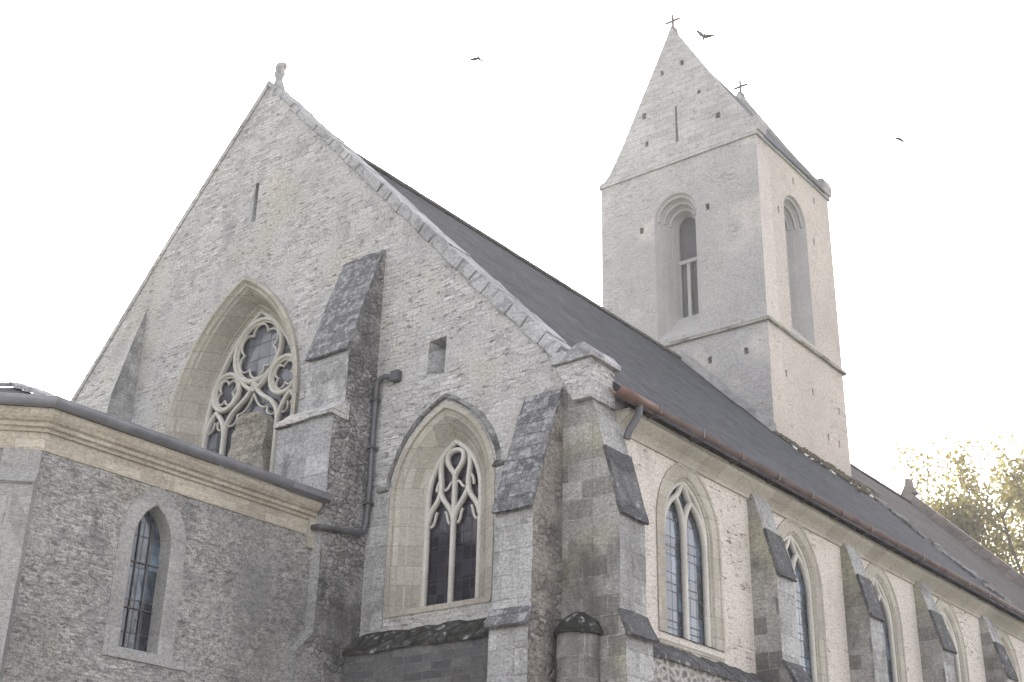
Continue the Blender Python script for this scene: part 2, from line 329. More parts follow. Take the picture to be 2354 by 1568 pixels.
def loft(name, secs, fr, mat, parent, close_bottom=True):
    """secs: list of (polyline (u,z), depth); fr(u,z,d)->point"""
    bm = bmesh.new(); rows = [[bm.verts.new(fr(u, z, d)) for u, z in pl] for pl, d in secs]
    n = len(rows[0])
    for a, b in zip(rows, rows[1:]):
        for i in range(n-1 if not close_bottom else n):
            bm.faces.new((a[i], a[(i+1) % n], b[(i+1) % n], b[i]))
    return from_bm(name, bm, mat, parent, norm=False)
def face_poly(name, pl, fr, d, mat, parent):
    bm = bmesh.new(); bm.faces.new([bm.verts.new(fr(u, z, d)) for u, z in pl])
    bm.faces.new([bm.verts.new(fr(u, z, d+.03)) for u, z in reversed(pl)])
    return from_bm(name, bm, mat, parent, norm=False)
def bez(p0, p1, p2, p3, n=10):
    out = []
    for i in range(n+1):
        t = i/n; a = 1-t
        out.append(tuple(a**3*p0[k]+3*a*a*t*p1[k]+3*a*t*t*p2[k]+t**3*p3[k] for k in range(2)))
    return out
def circ(cx, cz, r, n=28): return [(cx+r*math.cos(2*math.pi*i/n), cz+r*math.sin(2*math.pi*i/n)) for i in range(n)]
def foil(cx, cz, lobes, b, a, rot=0, n=10):
    out = []
    for k in range(lobes):
        for i in range(n):
            ph = (i/n-.5)*2*math.pi/lobes; th = rot+2*math.pi*k/lobes+ph
            r = b*math.cos(ph)+math.sqrt(max(0, a*a-(b*math.sin(ph))**2)); out.append((cx+r*math.cos(th), cz+r*math.sin(th)))
    return out
def thing(name, label, cat, loc=(0, 0, 0)):
    o = bpy.data.objects.new(name, None); COL.objects.link(o); o.location = loc; o['label'] = label; o['category'] = cat; return o
def tag(o, **k):
    for a, b in k.items(): o[a] = b
    return o

# ------------------------------------------------------------------ ground
def groundmat():
    k = NB('churchyard_grass'); v = k.vec()
    nn = k.n.new('ShaderNodeTexNoise'); k.l(k.g.outputs['Position'], nn.inputs['Vector']); nn.inputs['Scale'].default_value = .8; nn.inputs['Detail'].default_value = 8
    return k.fin(k.ramp(nn.outputs[0], [(.3, (.05, .07, .025)), (.6, (.09, .11, .04)), (.8, (.2, .18, .13))]), .95)
bm = bmesh.new(); bmesh.ops.create_grid(bm, x_segments=20, y_segments=20, size=600)
tag(from_bm('ground', bm, groundmat()), kind='structure')
bm = bmesh.new(); bmesh.ops.create_circle(bm, cap_ends=True, radius=38, segments=48, matrix=Matrix.Translation((6, 2, .004)))
tag(from_bm('bounce_gravel', bm, stone('pale_bounce_gravel', (.30, .28, .24), (.38, .36, .32), (.45, .43, .39), (.04, .03), grain=.5, patch=1)), kind='structure')  # unseen pale disc, added to bounce light onto side wall and soffits

# ================================================================== CHURCH
church = thing('church', 'old grey stone church with steep gable, traceried windows, slate roof and saddleback bell tower', 'church')
XR, ZR = -7.73, 16.49
FRg = lambda u, z, d: (u, d, z)          # gable plane, depth runs into the wall (+y)
FRs = lambda u, z, d: (-d, u, z)         # side wall plane x=0, u = y, depth runs to -x

# --- gable wall
bigO = arch(1.294, 2.93, 9.9, 7.2, 16, -7.73)
aisO = arch(.45, 1.45, 7.6, 5.86, 12, -2.72)
slit = [(-7.80, 13.80), (-7.68, 13.78), (-7.69, 14.62), (-7.77, 14.65)]
sq = [(-3.14, 9.56), (-2.77, 9.50), (-2.75, 10.13), (-3.10, 10.12)]
aisL = arch(.45, 1.45, 7.6, 5.86, 12, -12.74)
drain = [(-3.80, 9.57), (-3.68, 9.57), (-3.68, 9.72), (-3.80, 9.72)]
gable_out = [(-15.4, 0), (0, 0), (0, 8.9), (-.5, 9.28), (-7.73, 16.9), (-10.2, 14.22), (-12.8, 11.17), (-15.4, 8.3)]
gw = plate('gable_wall', gable_out, [bigO, aisO, aisL, slit, sq, drain], (0, 0, 0), (1, 0, 0), (0, 1, 0), .8, M['gable'], church)
# splayed slot reveals
bm = bmesh.new()
v = [(-8.02, -.004, 13.84), (-7.80, -.004, 13.80), (-7.77, -.004, 14.64), (-7.86, -.004, 14.30)]
prism(bm, v, (0, 0, 0), (0, .003, 0)); from_bm('slit_reveal', bm, M['coping'], gw)
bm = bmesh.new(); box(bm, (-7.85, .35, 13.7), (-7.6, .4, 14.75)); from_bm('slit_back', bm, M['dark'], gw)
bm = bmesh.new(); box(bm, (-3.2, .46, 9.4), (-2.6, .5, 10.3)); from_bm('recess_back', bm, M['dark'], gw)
bm = bmesh.new(); prism(bm, [(-3.15, .02, 9.5), (-3.11, .02, 10.12), (-2.9, .40, 9.98), (-2.92, .40, 9.52)], (0, 0, 0), (-.03, .05, 0))
prism(bm, [(-3.11, .02, 10.13), (-2.75, .02, 10.14), (-2.75, .40, 9.97), (-2.9, .40, 9.97)], (0, 0, 0), (0, .05, .03)); from_bm('recess_reveal', bm, M['coping'], gw)

# --- coping of the gable: separate worn stones in one course
def coping(name, p, q, n, h, y0, y1, mat, parent, jit=.015, gap=.02):
    bm = bmesh.new(); p, q = Vector((p[0], 0, p[1])), Vector((q[0], 0, q[1])); d = (q-p); L = d.length; d.normalize(); nn = Vector((-d.z, 0, d.x))
    if nn.z < 0: nn = -nn
    t = 0; cuts = [0]
    while t < L-.15: t += L/n*random.uniform(.7, 1.35); cuts.append(min(t, L))
    cuts[-1] = L
    for a, b in zip(cuts, cuts[1:]):
        hh = h*random.uniform(.94, 1.06)*(.42+.73*min(1, (a+b)/L*.7)); jy = random.uniform(-.012, .012); up = random.uniform(-.006, .008)
        A, B = p+d*(a+gap/2), p+d*(b-gap/2)
        pts = [A+nn*up, B+nn*up, B-nn*hh, A-nn*hh]
        prism(bm, [x+Vector([random.uniform(-jit, jit) for _ in range(3)]) for x in pts], (0, y0+jy, 0), (0, y1, 0))
    o = from_bm(name, bm, mat, parent)
    b = o.modifiers.new('worn', 'BEVEL'); b.width = .018; b.segments = 2
    return o
coping('gable_coping', (-7.73, 16.98), (-.5, 9.36), 29, .21, -.045, .5, M['coping'], church)
bm = bmesh.new()
for (p, q) in (((-7.73, 16.98), (-10.2, 14.3)), ((-10.2, 14.3), (-12.8, 11.25)), ((-12.8, 11.25), (-15.5, 8.3))):
    prism(bm, [(p[0], 0, p[1]), (q[0], 0, q[1]), (q[0], 0, q[1]-.16), (p[0], 0, p[1]-.16)], (0, -.03, 0), (0, .55, 0))
from_bm('gable_coping', bm, M['gable'], church)
y0f = .2
# finial: worn stump of a stone cross
bm = bmesh.new()
prof = [(.22, 16.60), (.17, 16.85), (.11, 17.0), (.085, 17.08), (.09, 17.15), (.125, 17.20), (.13, 17.25), (.10, 17.29), (.12, 17.33), (.145, 17.39), (.13, 17.45), (.06, 17.49)]
rows = [[bm.verts.new((-7.70+max(0, z-17.2)*.12+r*math.cos(a*math.pi/5), y0f+r*.75*math.sin(a*math.pi/5), z)) for a in range(10)] for r, z in prof]
for a, b in zip(rows, rows[1:]):
    for i in range(10): bm.faces.new((a[i], a[(i+1) % 10], b[(i+1) % 10], b[i]))
bm.faces.new(rows[-1])
rough_up(from_bm('finial', bm, M['coping'], church, True), .2, .02)
# kneeler
bm = bmesh.new(); prism(bm, [(-.27, 0, 8.45), (.035, 0, 8.45), (.035, 0, 9.03), (-.58, 0, 9.03), (-.45, 0, 8.8)], (0, -.10, 0), (0, .50, 0))
kn = rough_up(from_bm('kneeler', bm, M['gable'], church), .2, .012)
bm = bmesh.new(); prism(bm, [(-.62, 0, 9.05), (.11, 0, 9.03), (.11, 0, 9.10), (-.03, 0, 9.26), (-.15, 0, 9.27), (-.34, 0, 9.19), (-.60, 0, 9.22)], (0, -.16, 0), (0, .55, 0))
rough_up(from_bm('capstone', bm, M['coping'], kn), .2, .015)

# --- side wall, with its four windows
WY = [2.5, 6.0, 9.42, 12.78, 16.2, 19.7, 23.1]
side_holes = [arch(.217, .90, 7.12, 5.52, 12, y) for y in WY]
sw = plate('side_wall', [(.8, 0), (31.6, 0), (31.6, 8.5), (.8, 8.5)], side_holes, (0, 0, 0), (0, 1, 0), (-1, 0, 0), .8, M['side'], church)
bm = bmesh.new(); box(bm, (-15.4, .8, 0), (-14.6, 31.6, 8.3)); from_bm('side_wall', bm, M['side'], church)

# --- nave roof
def roofz(x):
    s = (XR-x)/(XR-.40); t = max(0, min(1, s)); return ZR+(8.52-ZR)*t-.10*math.sin(math.pi*t)
def roof(name, y0, y1, mat, dz=0, nx=8):
    bm = bmesh.new(); xs = [XR+(.40-XR)*i/nx for i in range(nx+1)]
    sec = [(x, roofz(x)+dz) for x in xs]; sec = [(2*XR-x, z) for x, z in reversed(sec[1:])]+sec
    sec = sec+[(x, z-.10) for x, z in reversed(sec)]
    prism(bm, [(x, 0, z) for x, z in sec], (0, y0, 0), (0, y1, 0)); return from_bm(name, bm, mat, church)
nr = roof('nave_roof', .45, 16.6, M['roof']); cr = roof('chancel_roof', 16.62, 31.6, M['roof'], 0.0)
bm = bmesh.new(); n = 12; a_, b_ = [], []
for i in range(n+1):
    x = -4.9+(.40+4.9)*i/n; yd = 20.45+(16.55-20.45)*i/n
    a_.append(bm.verts.new((x, yd, roofz(x)+.02))); b_.append(bm.verts.new((x, 31.58, roofz(x)+.02)))
for i in range(n): bm.faces.new((a_[i], a_[i+1], b_[i+1], b_[i]))
q0, q1 = bm.verts.new((XR+.16, 20.6, roofz(XR+.16)+.02)), bm.verts.new((XR+.16, 31.58, roofz(XR+.16)+.02))
bm.faces.new((q0, a_[0], b_[0], q1))
ex = bmesh.ops.extrude_face_region(bm, geom=bm.faces[:])
for g in ex['geom']:
    if isinstance(g, bmesh.types.BMVert): g.co.z -= .03
from_bm('glare_slates', bm, M['roof2'], cr)
bm = bmesh.new()
y = .6
while y < 31.4:
    L = random.uniform(.38, .46)
    prism(bm, [(XR-.14, 0, ZR-.07), (XR-.10, 0, ZR+.03), (XR, 0, ZR+.075), (XR+.10, 0, ZR+.03), (XR+.14, 0, ZR-.07)], (0, y, random.uniform(-.008, .008)), (0, y+L-.012, 0)); y += L
from_bm('ridge_tiles', bm, M['roof2'], church)

# --- eaves: cornice, gutter, spout
bm = bmesh.new(); sweep_off(bm, [(0, 31.5), (0, .55)][::-1], [(-.05, 8.14), (.03, 8.14), (.05, 8.19), (.11, 8.25), (.22, 8.33), (.25, 8.36), (.25, 8.44), (-.05, 8.44)])
rough_up(from_bm('cornice', bm, M['ashlar'], church), .6, .012)
def halfpipe(a, b, r, mat, name, parent, th=.012):
    bm = bmesh.new(); pr = []
    for i in range(11): t = math.pi+math.pi*i/10; pr.append((r*math.cos(t), r*math.sin(t)))
    for i in range(10, -1, -1): t = math.pi+math.pi*i/10; pr.append(((r-th)*math.cos(t), (r-th)*math.sin(t)))
    a, b = Vector(a), Vector(b); d = (b-a).normalized(); sx = d.cross(Vector((0, 0, 1))).normalized(); up = sx.cross(d)
    prism(bm, [sx*u+up*w for u, w in pr], a, b); return from_bm(name, bm, mat, parent, True)
gut = halfpipe((.36, 1.02, 8.55), (.36, 31.5, 8.60), .10, M['copper'], 'gutter', church)
halfpipe((.37, .0, 8.545), (.37, 1.03, 8.55), .108, M['redcopper'], 'red_gutter_length', gut)
for i in range(26):
    y = 1.0+i*1.2; bm = bmesh.new()
    prism(bm, [(.23, 0, 8.52), (.25, 0, 8.44), (.36, 0, 8.425), (.48, 0, 8.46), (.485, 0, 8.58), (.495, 0, 8.58), (.49, 0, 8.44), (.36, 0, 8.408), (.23, 0, 8.42)], (0, y, 0), (0, y+.03, 0))
    from_bm('bracket', bm, M['copper'], gut)
link('spout', tubes_mesh([[(.37, .62, 8.46), (.37, .60, 8.34), (.33, .58, 8.24), (.24, .56, 8.12), (.19, .55, 7.98)]], .055), M['lead'], gut, True)

# --- buttresses
def buttress(O, D, Lt, w, prof, slabs, mats, parent=church, name='buttress', low_w=None, slabmat=None, rough=.012, th=.03, side=.008):
    """profile (projection, z) swept across width w; faces along the sides take the second material"""
    O, D, Lt = Vector(O), Vector(D), Vector(Lt)
    bm = bmesh.new(); P3 = [O+D*d+Vector((0, 0, z)) for d, z in prof]
    prism(bm, P3, (0, 0, 0), Lt*w)
    bmesh.ops.recalc_face_normals(bm, faces=bm.faces[:])
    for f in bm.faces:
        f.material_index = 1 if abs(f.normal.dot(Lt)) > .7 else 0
    o = from_bm(name, bm, mats, parent)
    rough_up(o, .4, rough)
    for (d0, z0, d1, z1) in slabs:     # top (d0,z0) to lip (d1,z1)
        bm = bmesh.new(); a = Vector((d0, z0)); b = Vector((d1, z1)); t = (b-a).normalized(); n = Vector((-t.y, t.x)); n = n if n.y > 0 else -n
        e = b+t*.05
        pts = [a-n*.02, a+n*th, e+n*th, e+n*(-.01), b-n*.03]
        prism(bm, [O+D*p.x+Vector((0, 0, p.y)) for p in pts], Lt*(-side), Lt*(w+side))
        s = from_bm('weathering', bm, slabmat or M['slate'], o); rough_up(s, .16, .022)
    return o
# centre buttress of the gable, and its twin to the left
buttress((-5.12, 0, 0), (0, -1, 0), (1, 0, 0), .92, [(-.05, 0), (1.24, 0), (1.24, 5.2), (.94, 5.5), (.90, 8.86), (.68, 9.12), (.66, 10.06), (.03, 12.08), (-.05, 12.1)],
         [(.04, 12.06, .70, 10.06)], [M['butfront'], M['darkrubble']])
bm = bmesh.new(); prism(bm, [(0, -.97, 8.86), (0, -.97, 8.92), (0, -.67, 9.16), (0, -.60, 9.12), (0, -.60, 8.84)], (-5.45, 0, 0), (-4.17, 0, 0))
rough_up(from_bm('buttress_offset', bm, M['gable'], church), .2, .018)
bm = bmesh.new(); box(bm, (-5.42, -.90, 5.5), (-5.121, .02, 8.84)); rough_up(from_bm('buttress_return', bm, M['butfront'], church), .3, .012)
buttress((-11.30, 0, 0), (0, -1, 0), (1, 0, 0), .64, [(-.05, 0), (.9, 0), (.85, 9.5), (.58, 9.9), (.53, 10.75), (.03, 12.7), (-.05, 12.72)],
         [], [M['gable'], M['butfront']])
# corner: one buttress towards us, one to the right, a round shaft between
buttress((-1.14, 0, 0), (0, -1, 0), (1, 0, 0), .64, [(-.05, 0), (.78, 0), (.74, 5.22), (.69, 5.42), (.66, 6.84), (.04, 8.70), (-.05, 8.72)],
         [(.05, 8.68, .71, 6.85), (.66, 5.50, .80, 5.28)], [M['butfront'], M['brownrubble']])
buttress((0, -.006, 0), (1, 0, 0), (0, 1, 0), .63, [(-.3, 0), (.56, 0), (.50, 5.16), (.42, 5.42), (.42, 6.74), (.02, 8.40), (-.3, 8.42)],
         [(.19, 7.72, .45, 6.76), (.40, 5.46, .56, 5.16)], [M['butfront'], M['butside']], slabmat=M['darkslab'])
bm = bmesh.new()
rows = [[bm.verts.new((-.17+r*math.cos(2*math.pi*a/18), -.10+r*math.sin(2*math.pi*a/18), z)) for a in range(18)] for r, z in ((.30, 0), (.28, 5.17))]
for i in range(18): bm.faces.new((rows[0][i], rows[0][(i+1) % 18], rows[1][(i+1) % 18], rows[1][i]))
sh = from_bm('corner_shaft', bm, M['butside'], church, True)
bm = bmesh.new()
rows = [[bm.verts.new((-.17+r*math.cos(2*math.pi*a/18), -.10+r*math.sin(2*math.pi*a/18), z)) for a in range(18)] for r, z in ((.27, 5.15), (.33, 5.15), (.33, 5.20), (.24, 5.34), (.08, 5.46))]
for a, b in zip(rows, rows[1:]):
    for i in range(18): bm.faces.new((a[i], a[(i+1) % 18], b[(i+1) % 18], b[i]))
rough_up(from_bm('shaft_cap', bm, M['mossy'], sh), .12, .025)
for yb in (4.38, 7.82, 11.16, 14.75, 18.2):
    buttress((0, yb, 0), (1, 0, 0), (0, 1, 0), .57, [(-.05, 0), (.66, 0), (.62, 5.20), (.46, 5.5), (.44, 6.86), (.14, 8.06), (.05, 8.32), (-.05, 8.34)],
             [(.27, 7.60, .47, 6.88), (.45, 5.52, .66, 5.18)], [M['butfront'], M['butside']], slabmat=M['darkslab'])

# --- wall below the windows stands forward under a sloping sill
pw = None
bm = bmesh.new(); prism(bm, [(0, .05, 0), (0, -.28, 0), (0, -.28, 5.30), (0, .05, 5.62)], (-4.2, 0, 0), (-1.14, 0, 0)); pw = from_bm('plinth_wall', bm, M['plinth'], church)
bm = bmesh.new(); prism(bm, [(0, .03, 5.66), (0, -.33, 5.32), (0, -.33, 5.27), (0, .03, 5.56)], (-4.19, 0, 0), (-1.15, 0, 0))
rough_up(from_bm('sloping_sill', bm, M['mossy'], pw), .12, .035)
for a, b in ((.64, 4.37), (4.96, 7.81), (8.4, 11.15), (11.74, 14.74)):
    bm = bmesh.new(); prism(bm, [(-.05, 0, 0), (.24, 0, 0), (.24, 0, 5.08), (-.05, 0, 5.28)], (0, a, 0), (0, b, 0)); q = from_bm('plinth_wall', bm, M['sideplinth'], church)
    bm = bmesh.new(); y = a
    while y < b-.02:
        e = min(b, y+random.uniform(.2, .3)); dz = random.uniform(-.012, .012)
        prism(bm, [(-.03, 0, 5.37+dz), (.29, 0, 5.11+dz), (.29, 0, 5.05+dz), (-.03, 0, 5.28+dz)], (0, y+.006, 0), (0, e-.006, 0)); y = e
    rough_up(from_bm('slate_sill', bm, M['darkslab'], q), .15, .012)

# --- windows
def tube_in(paths, fr, d, r, closed, flat=1.0):
    me = tubes_mesh([[(u, z, 0) for u, z in p] for p in paths], r, closed, 2)
    for v in me.vertices: v.co = fr(v.co.x, v.co.y, d+v.co.z*flat)
    return me
def join_meshes(name, mes, mat, parent, smooth=True):
    bm = bmesh.new()
    for m in mes: bm.from_mesh(m); bpy.data.meshes.remove(m)
    return from_bm(name, bm, mat, parent, smooth)

# great window of the gable
cx, zs, zb = -7.73, 9.9, 7.2
A = lambda off, zb_=zb: arch(1.294, 2.99-off, zs, zb_, 16, cx)
bw = loft('great_window', [(A(-.02), .0), (A(-.02), -.07), (A(.05), -.08), (A(.08), -.03), (A(.11), .0), (A(.15), -.01), (A(.17), .03), (A(.20), .06), (A(.34), .34), (A(.345), .36), (A(.37), .36), (A(.385), .40), (A(.42), .44), (A(.44), .62)], FRg, M['ashlar'], church)
face_poly('glass', A(.42), FRg, .535, M['glass_grey'], bw)
P, Cl = [], []
def add(p, c=False): P.append(p); Cl.append(c)
X = lambda u: cx+u
ocz = zs+1.40
ins = A(.46); add(ins)
add(circ(X(0), ocz, .62), True)
for s in (-1, 1):
    add(circ(X(.77*s), zs+.74, .355), True)
    add(bez((X(.70*s), zb), (X(.70*s), zs-.6), (X(.70*s), zs-.3), (X(.70*s), zs-.15), 4)+bez((X(.70*s), zs-.15), (X(.70*s), zs+.1), (X(.60*s), zs+.25), (X(.38*s), zs+.38))[1:]+bez((X(.38*s), zs+.38), (X(.20*s), zs+.48), (X(.06*s), zs+.58), (X(0), zs+.80))[1:])
    add(bez((X(.70*s), zs-.15), (X(.72*s), zs+.08), (X(.82*s), zs+.22), (X(.98*s), zs+.38)))
    add(bez((X(1.24*s), zs-.18), (X(1.22*s), zs+.05), (X(1.14*s), zs+.22), (X(.98*s), zs+.38)))
    add(bez((X(.44*s), zs+.98), (X(.34*s), zs+.80), (X(.20*s), zs+.68), (X(0), zs+.60)))
big = tube_in(P, FRg, .47, .046, Cl, 1.5)
P, Cl = [], []
add(circ(X(0), ocz, .565), True); add(foil(X(0), ocz, 6, .345, .192, math.pi/6), True)
for s in (-1, 1):
    add(circ(X(.77*s), zs+.74, .30), True); add(foil(X(.77*s), zs+.74, 4, .16, .12, math.pi/4+.2*s), True)
    add(bez((X(.62*s), zs+.05), (X(.45*s), zs+.0), (X(.36*s), zs+.12), (X(.40*s), zs+.22))); add(bez((X(.40*s), zs+.22), (X(.22*s), zs+.2), (X(.1*s), zs+.32), (X(0), zs+.55)))
    add(bez((X(.80*s), zs+.02), (X(.92*s), zs+.0), (X(.94*s), zs+.1), (X(.92*s), zs+.2))); add(bez((X(1.18*s), zs+.0), (X(1.06*s), zs+.0), (X(1.02*s), zs+.1), (X(1.0*s), zs+.2)))
thin = tube_in(P, FRg, .48, .019, Cl, 1.8)
join_meshes('tracery', [big, thin], M['tracery'], bw)
bl = [(X(-.33), 7.2), (X(.63), 7.2), (X(.63), zs-.12), (X(.55), zs+.0), (X(.36), zs+.1), (X(.14), zs+.10), (X(-.1), zs+.0), (X(-.24), zs-.2), (X(-.31), zs-.5)]
rough_up(plate('stone_infill', bl, [], (0, .30, 0), (1, 0, 0), (0, 1, 0), .20, M['blocked'], bw), .10, .07)
bm = bmesh.new(); prism(bm, [(0, -.10, 7.15), (0, -.10, 7.25), (0, .6, 7.6), (0, .6, 7.1)], (-9.5, 0, 0), (-5.96, 0, 0)); from_bm('window_sill', bm, M['ashlar'], bw)

# traceried window to the right of it (and the one hidden behind the sacristy)
def aisle_window(cx):
    zs, zb = 7.6, 5.86
    A = lambda off, z=zb: arch(.45, 1.45-off, zs, z, 12, cx)
    w = loft('aisle_window', [(A(-.02), .02), (A(-.02), -.015), (A(.06), -.02), (A(.075), .02), (A(.15), .05), (A(.165), .04), (A(.18), .06), (A(.24), .12), (A(.25), .105), (A(.27), .12), (A(.34), .20), (A(.355), .19), (A(.37), .21), (A(.43), .27), (A(.46), .28), (A(.48), .33), (A(.49), .45)], FRg, M['ashlar'], church)
    face_poly('glass', A(.47), FRg, .36, M['glass_dark'], w)
    P, Cl = [], []
    X = lambda u: cx+u
    def add(p, c=False): P.append(p); Cl.append(c)
    add(A(.485))
    add([(X(0), zb), (X(0), zs+.32)])
    # teardrop at the top
    add(bez((X(0), zs+.32), (X(.05), zs+.42), (X(.17), zs+.48), (X(.16), zs+.62))+bez((X(.16), zs+.62), (X(.15), zs+.76), (X(-.15), zs+.76), (X(-.16), zs+.62))[1:]+bez((X(-.16), zs+.62), (X(-.17), zs+.48), (X(-.05), zs+.42), (X(0), zs+.32))[1:])
    for s in (-1, 1):
        add(bez((X(.50*s), zs-.35), (X(.47*s), zs-.12), (X(.30*s), zs-.10), (X(.27*s), zs+.10))+bez((X(.27*s), zs+.10), (X(.24*s), zs+.30), (X(.33*s), zs+.40), (X(.26*s), zs+.66))[1:])
        add(bez((X(0), zs-.40), (X(.03*s), zs-.15), (X(.22*s), zs-.10), (X(.27*s), zs+.10)))
    a = tube_in(P, FRg, .31, .042, Cl, 1.3); P, Cl = [], []
    for s in (-1, 1):
        add(bez((X(.07*s), zs-.42), (X(.14*s), zs-.40), (X(.12*s), zs-.25), (X(.17*s), zs-.22))); add(bez((X(.45*s), zs-.42), (X(.36*s), zs-.40), (X(.38*s), zs-.25), (X(.33*s), zs-.2)))
        add(bez((X(.04*s), zs+.22), (X(.12*s), zs+.24), (X(.10*s), zs+.12), (X(.2*s), zs+.12))); add(bez((X(.36*s), zs+.12), (X(.37*s), zs+.2), (X(.33*s), zs+.26), (X(.30*s), zs+.3)))
    b = tube_in(P, FRg, .32, .022, Cl, 1.3)
    join_meshes('tracery', [a, b], M['tracery'], w)
    # slim shafts with small bases beside the lights
    bm = bmesh.new()
    prism(bm, [(0, -.02, 5.82), (0, -.02, 5.90), (0, .45, 6.0), (0, .45, 5.8)], (cx-1.0, 0, 0), (cx+1.0, 0, 0)); from_bm('window_sill', bm, M['ashlar'], w)
    # hood mould, grown over with lichen, with level returns at its feet
    Hd = [(cx-1.30, 7.79), (cx-1.06, 7.79)]+[p for p in arch(.45, 1.52, zs, zs, 14, cx) if p[1] > 7.8]+[(cx+.98, 7.77), (cx+1.25, 7.80)]
    bm = bmesh.new()
    rows = []
    for i, (u, z) in enumerate(Hd):
        t = Vector(Hd[min(i+1, len(Hd)-1)])-Vector(Hd[max(i-1, 0)]); t.normalize(); n = Vector((-t.y, t.x))
        j = random.uniform(-.012, .02)
        rows.append([bm.verts.new((u+n.x*a, y, z+n.y*a)) for a, y in ((-.005, .02), (-.005, -.035), (.02, -.06+j), (.075+j, -.01), (.075+j, .02))])
    for a, b in zip(rows, rows[1:]):
        for i in range(4): bm.faces.new((a[i], b[i], b[i+1], a[i+1]))
    rough_up(from_bm('hood_mould', bm, M['hood'], w), .14, .018)
    return w
aisle_window(-2.72); aisle_window(-12.74)

# ashlar facing round the right-hand gable window
for fac in ([(-4.16, 5.66), (-3.75, 5.66), (-3.75, 7.72), (-4.16, 7.72)], [(-1.69, 5.66), (-1.15, 5.66), (-1.15, 7.66), (-1.52, 7.72), (-1.69, 7.72)]):
    plate('ashlar_facing', fac, [], (0, -.012, 0), (1, 0, 0), (0, 1, 0), .02, M['butfront'], church)

plate('quoins', [(-.52, 0), (-.002, 0), (-.002, 8.46), (-.30, 8.46), (-.52, 8.75)], [], (0, -.014, 0), (1, 0, 0), (0, 1, 0), .02, M['butside'], church)

# side windows: two lights and a diamond
def side_window(cy):
    zs, zb = 7.12, 5.52
    A = lambda off, z=zb: arch(.217, .877-off, zs, z, 12, cy)
    w = loft('side_window', [(A(-.26), .0), (A(-.26), -.022), (A(-.20), -.028), (A(-.19), -.012), (A(-.05), -.010), (A(-.03), -.005), (A(.0), .03), (A(.02), .03), (A(.04), .07), (A(.05), .22)], FRs, M['ashlar'], church)
    P, Cl = [], []
    Y = lambda u: cy+u
    def add(p, c=False): P.append(p); Cl.append(c)
    add(A(.05)); add([(Y(0), zb), (Y(0), zs+.05)])
    for s in (-1, 1):
        add(bez((Y(0), zs+.0), (Y(.02*s), zs+.25), (Y(.10*s), zs+.42), (Y(.22*s), zs+.52))); add(bez((Y(.60*s), zs-.05), (Y(.58*s), zs+.22), (Y(.40*s), zs+.44), (Y(.22*s), zs+.52)))
        add(bez((Y(0), zs+.84), (Y(.06*s), zs+.70), (Y(.12*s), zs+.60), (Y(.22*s), zs+.52)))
    a = tube_in(P, FRs, .10, .045, Cl, 1.2)
    join_meshes('tracery', [a], M['tracery'], w)
    face_poly('glass', A(.03), FRs, .145, M['glass_blue'], w)
    bm = bmesh.new(); prism(bm, [(-.25, 0, 5.58), (.015, 0, 5.42), (.015, 0, 5.36), (-.25, 0, 5.36)], (0, cy-.9, 0), (0, cy+.9, 0)); from_bm('window_sill', bm, M['ashlar'], w)
for y in WY[:5]: side_window(y)

# --- drain pipe round the centre buttress
dp = link('drain_pipe', tubes_mesh([[(-3.70, .1, 9.64), (-3.78, -.06, 9.65), (-3.92, -.10, 9.68), (-4.03, -.10, 9.67), (-4.09, -.10, 9.60), (-4.10, -.10, 9.45), (-4.115, -.10, 8.2), (-4.10, -.10, 7.9), (-4.13, -.10, 7.3), (-4.14, -.13, 7.18), (-4.15, -.22, 7.13), (-4.15, -.6, 7.08), (-4.15, -.96, 7.04), (-4.18, -1.01, 7.04), (-4.42, -1.0, 7.06)]], .045), M['lead'], church, True)
bm = bmesh.new(); box(bm, (-3.82, -.11, 9.58), (-3.66, .05, 9.74)); rough_up(from_bm('hopper', bm, M['lead'], dp), .08, .012)
for z in (9.3, 8.5, 7.6):
    bm = bmesh.new(); box(bm, (-4.17, -.16, z), (-4.05, -.03, z+.04)); from_bm('pipe_clip', bm, M['lead'], dp)

# ================================================================== bell tower (part of the church)
TX0, TX1, TY0, TY1 = -10.36, -4.97, 15.56, 20.25
FRt = lambda u, z, d: (u, TY0+d, z)
FRr = lambda u, z, d: (TX1-d, u, z)
def hole(u, z, w=.13, h=.2): return [(u-w/2, z-h/2), (u+w/2, z-h/2+random.uniform(-.02, .02)), (u+w/2, z+h/2), (u-w/2, z+h/2+random.uniform(-.02, .02))]
rc = -7.745
recF = arch(.02, .72, 21.15, 17.22, 14, rc)
holesF = [recF]+[hole(u, z) for u, z in ((-6.65, 21.06), (-8.91, 20.97), (-6.79, 16.24), (-5.66, 16.22))]
tower = plate('bell_tower', [(TX0, 6), (TX1, 6), (TX1, 22.92), (TX0, 22.92)], holesF, (0, TY0, 0), (1, 0, 0), (0, 1, 0), .75, M['towerstone'], church)
tower.data.materials.append(M['towerwarmlit'])
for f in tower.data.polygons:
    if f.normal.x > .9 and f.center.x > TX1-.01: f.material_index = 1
ry = 17.77
recR = arch(.02, .74, 21.1, 17.25, 14, ry)
holesR = [recR]+[hole(u, z, .10, .22) for u, z in ((16.48, 15.72), (18.08, 15.71), (19.77, 15.66), (18.89, 14.61), (19.58, 14.60), (18.97, 20.89), (16.36, 22.51), (17.83, 22.43), (19.21, 22.40), (16.70, 20.94))]
plate('tower_wall', [(TY0+.75, 6), (TY1, 6), (TY1, 22.92), (TY0+.75, 22.92)], [[(u, z) for u, z in h] for h in holesR[:1] if True and min(p[0] for p in h) > TY0+.75]+[h for h in holesR[1:] if min(p[0] for p in h) > TY0+.78], (TX1, 0, 0), (0, 1, 0), (-1, 0, 0), .75, M['towerwarmlit'], tower)
